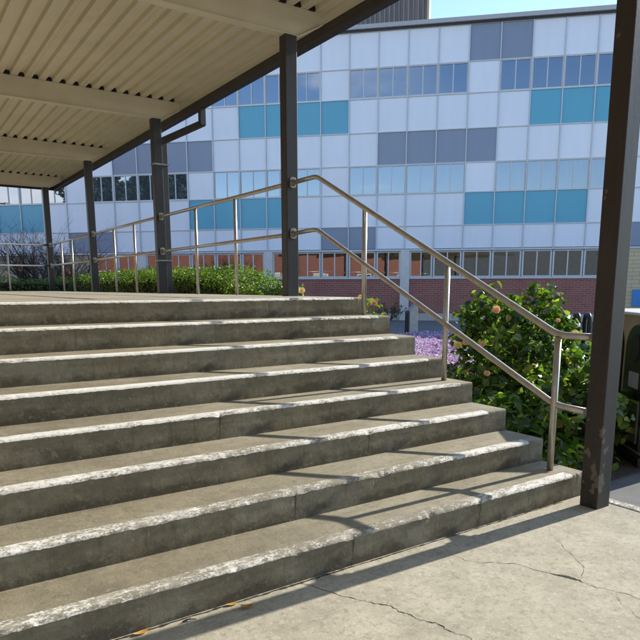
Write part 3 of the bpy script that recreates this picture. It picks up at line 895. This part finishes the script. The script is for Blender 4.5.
# ------------------------------------------------------------------ flowering shrub beside the stairs
def petal_flower(size, nrm, n=5, cup=.6):
    mb = MB(); N = Vector(nrm).normalized(); A = N.orthogonal().normalized()
    for ring, (sc_, cu, off) in enumerate(((1.0, cup, 0), (.72, cup * 1.5, PI / 5))):
        B = N.cross(A)
        for i in range(n):
            a = 2 * PI * i / n + off + random.uniform(-.15, .15); r = A * math.cos(a) + B * math.sin(a); s = N.cross(r); z = size * sc_ * random.uniform(.85, 1.1)
            rowsp = []
            for t, wd, h in ((.05, .12, 0), (.35, .52, .45), (.7, .70, .85), (.92, .5, .95), (1.0, .2, .85)):
                c = r * z * t + N * z * cu * h
                rowsp.append((c - s * z * wd + N * z * .1, c - N * z * .05, c + s * z * wd + N * z * .1))
            o = len(mb.v)
            for q in rowsp: mb.v += [tuple(x) for x in q]
            for k in range(4):
                for j in range(2): mb.f.append((o + k * 3 + j, o + k * 3 + j + 1, o + k * 3 + j + 4, o + k * 3 + j + 3))
    return mb
def pix(x, y, dist):
    d = (f_ + r_ * ((x - 320) / 631.7074) - u_ * ((y - 399.927) / 631.7074))
    return CAM + d * dist
BX, BY = 1.95, 2.1
fs = thing('flowering_shrub', 'large glossy green shrub with peach and yellow blooms beside the stairs', 'shrub', (BX, BY, GZ))
cs, rs = [], []
for i in range(210):
    while True:
        x, y = rng.uniform(-1.35, 1.35), rng.uniform(-1.5, 1.5)
        e = (x / 1.35) ** 2 + (y / 1.5) ** 2
        if e < 1: break
    hm = 1.40 * (1 - e) ** .42 * (1 + .12 * mnoise.noise(Vector((x * 2, y * 2, 0))))
    hm *= 1 - .20 * min(1, max(0, (x - y) / 1.41 - .15) / .5)
    z = rng.uniform(.08, 1) ** .6 * hm
    if BX + x < .3 or BX + x < BY + y - 1.05: continue
    if x < -.9 and z > .75: continue
    cs.append((x, y, max(.08, z - .05))); rs.append(rng.uniform(.11, .24))
for i in range(60):
    x, y = rng.uniform(.25, 1.7), rng.uniform(.5, 1.7)
    if x < y - 1.0: continue
    cs.append((x - BX, y - BY, rng.uniform(.05, .35 + .35 * min(1, x)))); rs.append(rng.uniform(.1, .19))
# taller sprays
for (px, py, dd) in ((478, 299, 6.9), (492, 291, 6.95), (503, 303, 6.8), (468, 313, 6.9), (471, 330, 6.8), (520, 300, 6.7), (534, 295, 6.7), (546, 292, 6.6), (556, 303, 6.5), (512, 318, 6.6), (540, 308, 6.5), (486, 312, 6.8), (462, 392, 6.2), (470, 408, 5.95)):
    q = pix(px, py - 3, dd) - fs.location
    cs.append((q.x, q.y, q.z)); rs.append(.095)
    for k in range(2): cs.append((q.x + rng.normal() * .08, q.y + rng.normal() * .08, q.z - .1 - .1 * k)); rs.append(.12)
P, N = clump_cloud(cs, rs, 74, .9)
kp = (P[:, 2] > .02) & (P[:, 0] + BX > .05)
P = P[kp]; N = N[kp]
leaves('foliage', P, N, .098, M['bush_leaf'], fs, .72, .2)
mb = MB()
for i in range(46):
    c = cs[rng.integers(len(cs))]
    mb.tube([(rng.normal() * .15, rng.normal() * .15, 0), (c[0] * .45, c[1] * .45, c[2] * .55), c], [.014, .010, .004], 5)
mb.build('stems', M['bark'], fs, smooth=True)
# blooms stand on the shrub's outer leaves: (image column, row, depth along the view, size, material)
FL = [(496, 311, 6.35, .055, 'peach'), (458, 346, 6.35, .06, 'yellow'), (466, 343, 6.4, .055, 'yellow'), (482, 345, 6.2, .045, 'peach'), (487, 374, 5.95, .04, 'peach'),
      (477, 351, 6.9, .035, 'peach'), (575, 335, 5.9, .045, 'yellow'), (558, 321, 5.8, .03, 'peach')]
for (px, py, dd, s, m) in FL:
    q = pix(px, py, dd)
    o = petal_flower(s * .74, (-.55, -.5, .5)).build('flower', M[m], fs, fix=False)
    o.location = q - fs.location
# slender plants behind the upper steps
def slender(label, loc, h, flowers, nl, leafm='lime_leaf'):
    t = thing('garden_plant', label, 'plant', (loc[0], loc[1], GZ))
    hh = h - GZ
    mb = MB()
    for i in range(4):
        mb.tube([(rng.normal() * .03, rng.normal() * .03, 0), (rng.normal() * .05, rng.normal() * .05, hh * .6), (rng.normal() * .05, rng.normal() * .05, hh * .97)], [.008, .006, .003], 5)
    mb.build('stems', M['bark'], t)
    P = rng.normal(size=(nl, 3)) * np.array([.07, .07, .13]) + np.array([0, 0, hh - .16])
    P[:, 2] = np.minimum(P[:, 2], hh)
    leaves('foliage', P, rng.normal(size=(nl, 3)) + np.array([0, 0, .8]), .07, M[leafm], t)
    for (dx, dy, dz, s, m) in flowers:
        o = petal_flower(s, (-.3, -.5, .6)).build('flower', M[m], t, fix=False); o.location = (dx, dy, hh + dz)
    return t
slender('bright green plant with a peach bud behind the upper handrail post', (.22, 2.72), 1.29, [(.10, 0, -.05, .04, 'peach'), (-.03, .05, .02, .03, 'yellow')], 70)
slender('pale yellow bloom peeking above the edge of the top step', (.30, 4.15), 1.36, [(-.03, 0, .0, .05, 'cream_petal'), (.04, .0, .0, .05, 'cream_petal')], 12)

# weedy shrub against the wall
ws = thing('wall_shrub', 'small straggly shrub against the white pier of the brick wall', 'shrub', (15.55, 20.3, GZ))
mb = MB(); PP = []
for i in range(11):
    e = Vector((rng.normal() * .42, rng.normal() * .3, rng.uniform(.3, .95)))
    mb.tube([(0, 0, 0), tuple(e * .5 + Vector((0, 0, .1))), tuple(e)], [.018, .012, .005], 5)
    for k in range(9): PP.append(tuple(e * rng.uniform(.55, 1.05) + Vector(rng.normal(size=3) * .07)))
mb.build('stems', M['bark'], ws); leaves('foliage', np.array(PP), rng.normal(size=(len(PP), 3)), .15, M['weed_leaf'], ws)

# pink ground cover
def groundcover():
    poly = [(2.3, 3.75), (3.3, 3.9), (6.4, 6.2), (7.9, 8.9), (6.3, 9.6), (3.2, 7.0), (2.0, 5.0)]
    def inside(x, y):
        c = False; n = len(poly)
        for i in range(n):
            x1, y1 = poly[i]; x2, y2 = poly[(i + 1) % n]
            if (y1 > y) != (y2 > y) and x < (x2 - x1) * (y - y1) / (y2 - y1) + x1: c = not c
        return c
    def edge(x, y):
        m = 9
        for i in range(len(poly)):
            a = Vector(poly[i]); b = Vector(poly[(i + 1) % len(poly)]); p = Vector((x, y)); t = max(0, min(1, (p - a).dot(b - a) / (b - a).length_squared))
            m = min(m, (p - a - (b - a) * t).length)
        return m
    F, L, NF = [], [], []
    while len(F) < 15000:
        x, y = rng.uniform(2, 8), rng.uniform(3.7, 9.7)
        if not inside(x, y): continue
        e = edge(x, y); hgt = (.46 + .10 * mnoise.noise(Vector((x * 1.5, y * 1.5, 0))) + .06 * mnoise.noise(Vector((x * 5, y * 5, 0)))) * min(1, .35 + (e / .5) ** .6)
        front = (Vector((x, y)) - Vector((2.5, 3.7))).dot(Vector((.7, .72)))
        if front > .75 and rng.uniform() < .5 and mnoise.noise(Vector((x * 3, y * 3, 7))) > -.42:
            F.append((x, y, GZ + hgt + rng.normal() * .02))
        L.append((x, y, GZ + rng.uniform(.0, .93) * hgt))
    return np.array(F), np.array(L)
F, L = groundcover()
nz_ = rng.normal(size=F.shape) * .5 + np.array([0, 0, 1])
g1 = leaves('groundcover_flowers', F, nz_, .046, M['pink'], None, .95, .25)
tag(g1, 'mass of small pink and lilac flowers covering the bed behind the stairs', 'flowers', kind='stuff')
g2 = leaves('groundcover_foliage', L, rng.normal(size=L.shape) + np.array([0, 0, .5]), .06, M['sage'], None, .35, .1)
tag(g2, 'grey green leafy mat beneath the pink flowers', 'ground cover', kind='stuff')

# ------------------------------------------------------------------ metal marker post in the yard
mpst = thing('metal_post', 'short silver and black metal post with a slanted top behind the pink flowers', 'bollard', (8.15, 10.70, GZ), math.radians(-14))
MB().prism([(-.14, 0), (.14, 0), (.14, 1.10), (.10, 1.115), (.02, 1.07), (-.10, .97), (-.14, .9)], 'y', -.09, .09).build('body', M['post_steel'], mpst, bevel=.02)
MB().prism([(-.175, 0), (-.143, 0), (-.143, .9), (-.155, .93), (-.175, .86)], 'y', -.08, .1).build('side_strip', M['black'], mpst, bevel=.008)

# ------------------------------------------------------------------ bike rack
br = thing('bike_rack', 'row of black steel hoops with shiny tops behind the flowering shrub', 'bike rack', (5.35, 3.75, GZ), math.radians(-38))
for i in range(-4, 4):
    x = i * .168
    path = fillet([(x, -.16, 0), (x, -.16, 1.13), (x + .03, .16, 1.13), (x + .03, .16, 0)], .15, 8)
    MB().tube(path, .034, 12).build('hoop', M['black'], br, smooth=True)
MB().box(-.85, .7, -.2, -.12, .0, .04).build('base_rail', M['black'], br)
MB().box(-.85, .7, .14, .22, .0, .04).build('base_rail', M['black'], br)

# ------------------------------------------------------------------ bin enclosure
# local: x along the door face (away from the camera is -x), y = outward normal of that face
d_ = Vector((-.634, -.773)); nrm = Vector((-.773, .634))
ang = math.atan2(d_.y, d_.x)
bn = thing('bin_enclosure', 'beige bin enclosure with a pale lid and black arched door right of the peeling post', 'bin', (1.98, 1.10, GZ), ang)
# local +x = along d_ (towards camera); local +y = left of that
# d_ rotated +90deg = (.773,-.634): that is away from the viewer, so the door faces local -y
LW, HB, DB = .92, 1.32, .36
MB().box(-.25, LW, .04, DB, .10, HB).build('surround', M['bin_wall'], bn, bevel=.01)
MB().box(-.3, LW + .05, -.06, DB + .06, HB + .004, HB + .03).build('lid', M['bin_lid'], bn, bevel=.008)
MB().box(-.24, LW - .01, -.0, DB - .02, .0, .098).build('base_frame', M['black'], bn)
def arch(x0, x1, z0, z1, y0, y1):
    r = (x1 - x0) / 2; cx = (x0 + x1) / 2; pts = [(x0, z0), (x1, z0)]
    for k in range(13):
        a = PI * k / 12; pts.append((cx + r * math.cos(a), z1 - r + r * math.sin(a)))
    return MB().prism(pts, 'y', y0, y1)
for i, (xa, xb) in enumerate(((-.16, .30), (.40, .86))):
    dr = arch(xa, xb, .14, 1.24, .012, .038).build('door', M['black'], bn, bevel=.006)
    cx = (xa + xb) / 2
    pts = [(cx + .09 * math.cos(2 * PI * k / 20), 1.03 + .13 * math.sin(2 * PI * k / 20)) for k in range(20)]
    MB().prism(pts, 'y', .006, .011).build('slot', M['black_matt'], dr)
    sk = MB().box(cx - .09, cx + .12, .006, .011, .68, .82).build('sticker', M['sticker'], dr)
    MB().box(xa + .1, xb - .06, .006, .011, .2, .58).build('lower_panel', M['steel'], dr)
    pts = [(cx + .035 * math.cos(2 * PI * k / 14), .61 + .035 * math.sin(2 * PI * k / 14)) for k in range(14)]
    MB().prism(pts, 'y', -.004, .010).build('lock', M['black_matt'], dr)

# ------------------------------------------------------------------ litter
def litter(name, label, cat, x, y, z, rz, L, Wd, mat, curl=.02, group=None):
    mb = MB(); n = 7
    for i in range(n):
        t = i / (n - 1); w_ = Wd * math.sin(PI * min(.98, max(.04, t))) ** .7 / 2
        zz_ = .004 + curl * (2 * t - 1) ** 2
        mb.v += [(L * (t - .5), -w_, zz_ + curl * .5), (L * (t - .5), 0, zz_), (L * (t - .5), w_, zz_ + curl * .6)]
    for i in range(n - 1):
        for j in range(2): mb.f.append((i * 3 + j, i * 3 + j + 1, i * 3 + j + 4, i * 3 + j + 3))
    o = mb.build(name, mat, None, smooth=True)
    o.location = (x, y, z); o.rotation_euler = (0, 0, rz)
    return tag(o, label, cat, group)
G = 'dry leaves on the concrete by the bottom step'
litter('dry_leaf', 'curled orange dry leaf, farthest out of those on the concrete by the bottom step', 'leaf', -2.66, -.085, 0, math.radians(-25), .055, .03, M['dry_leaf'], .010, G)
litter('dry_leaf', 'flat orange dry leaf touching the bottom riser', 'leaf', -2.70, -.022, 0, math.radians(-5), .06, .022, M['dry_leaf'], .004, G)
litter('dry_leaf', 'orange dry leaf leftmost along the bottom riser', 'leaf', -3.12, -.025, 0, math.radians(8), .07, .026, M['dry_leaf'], .005, G)
t = MB(); t.tube([(-.03, 0, .006), (-.005, .006, .008), (.03, -.008, .006)], [.003, .004, .002], 6); t.tube([(0, 0, .008), (.02, .02, .01)], [.003, .001], 5)
o = t.build('twig', M['twig'], None, smooth=True); o.location = (-2.92, -.045, 0); tag(o, 'tiny dark twig on the concrete between the dry leaves', 'twig')
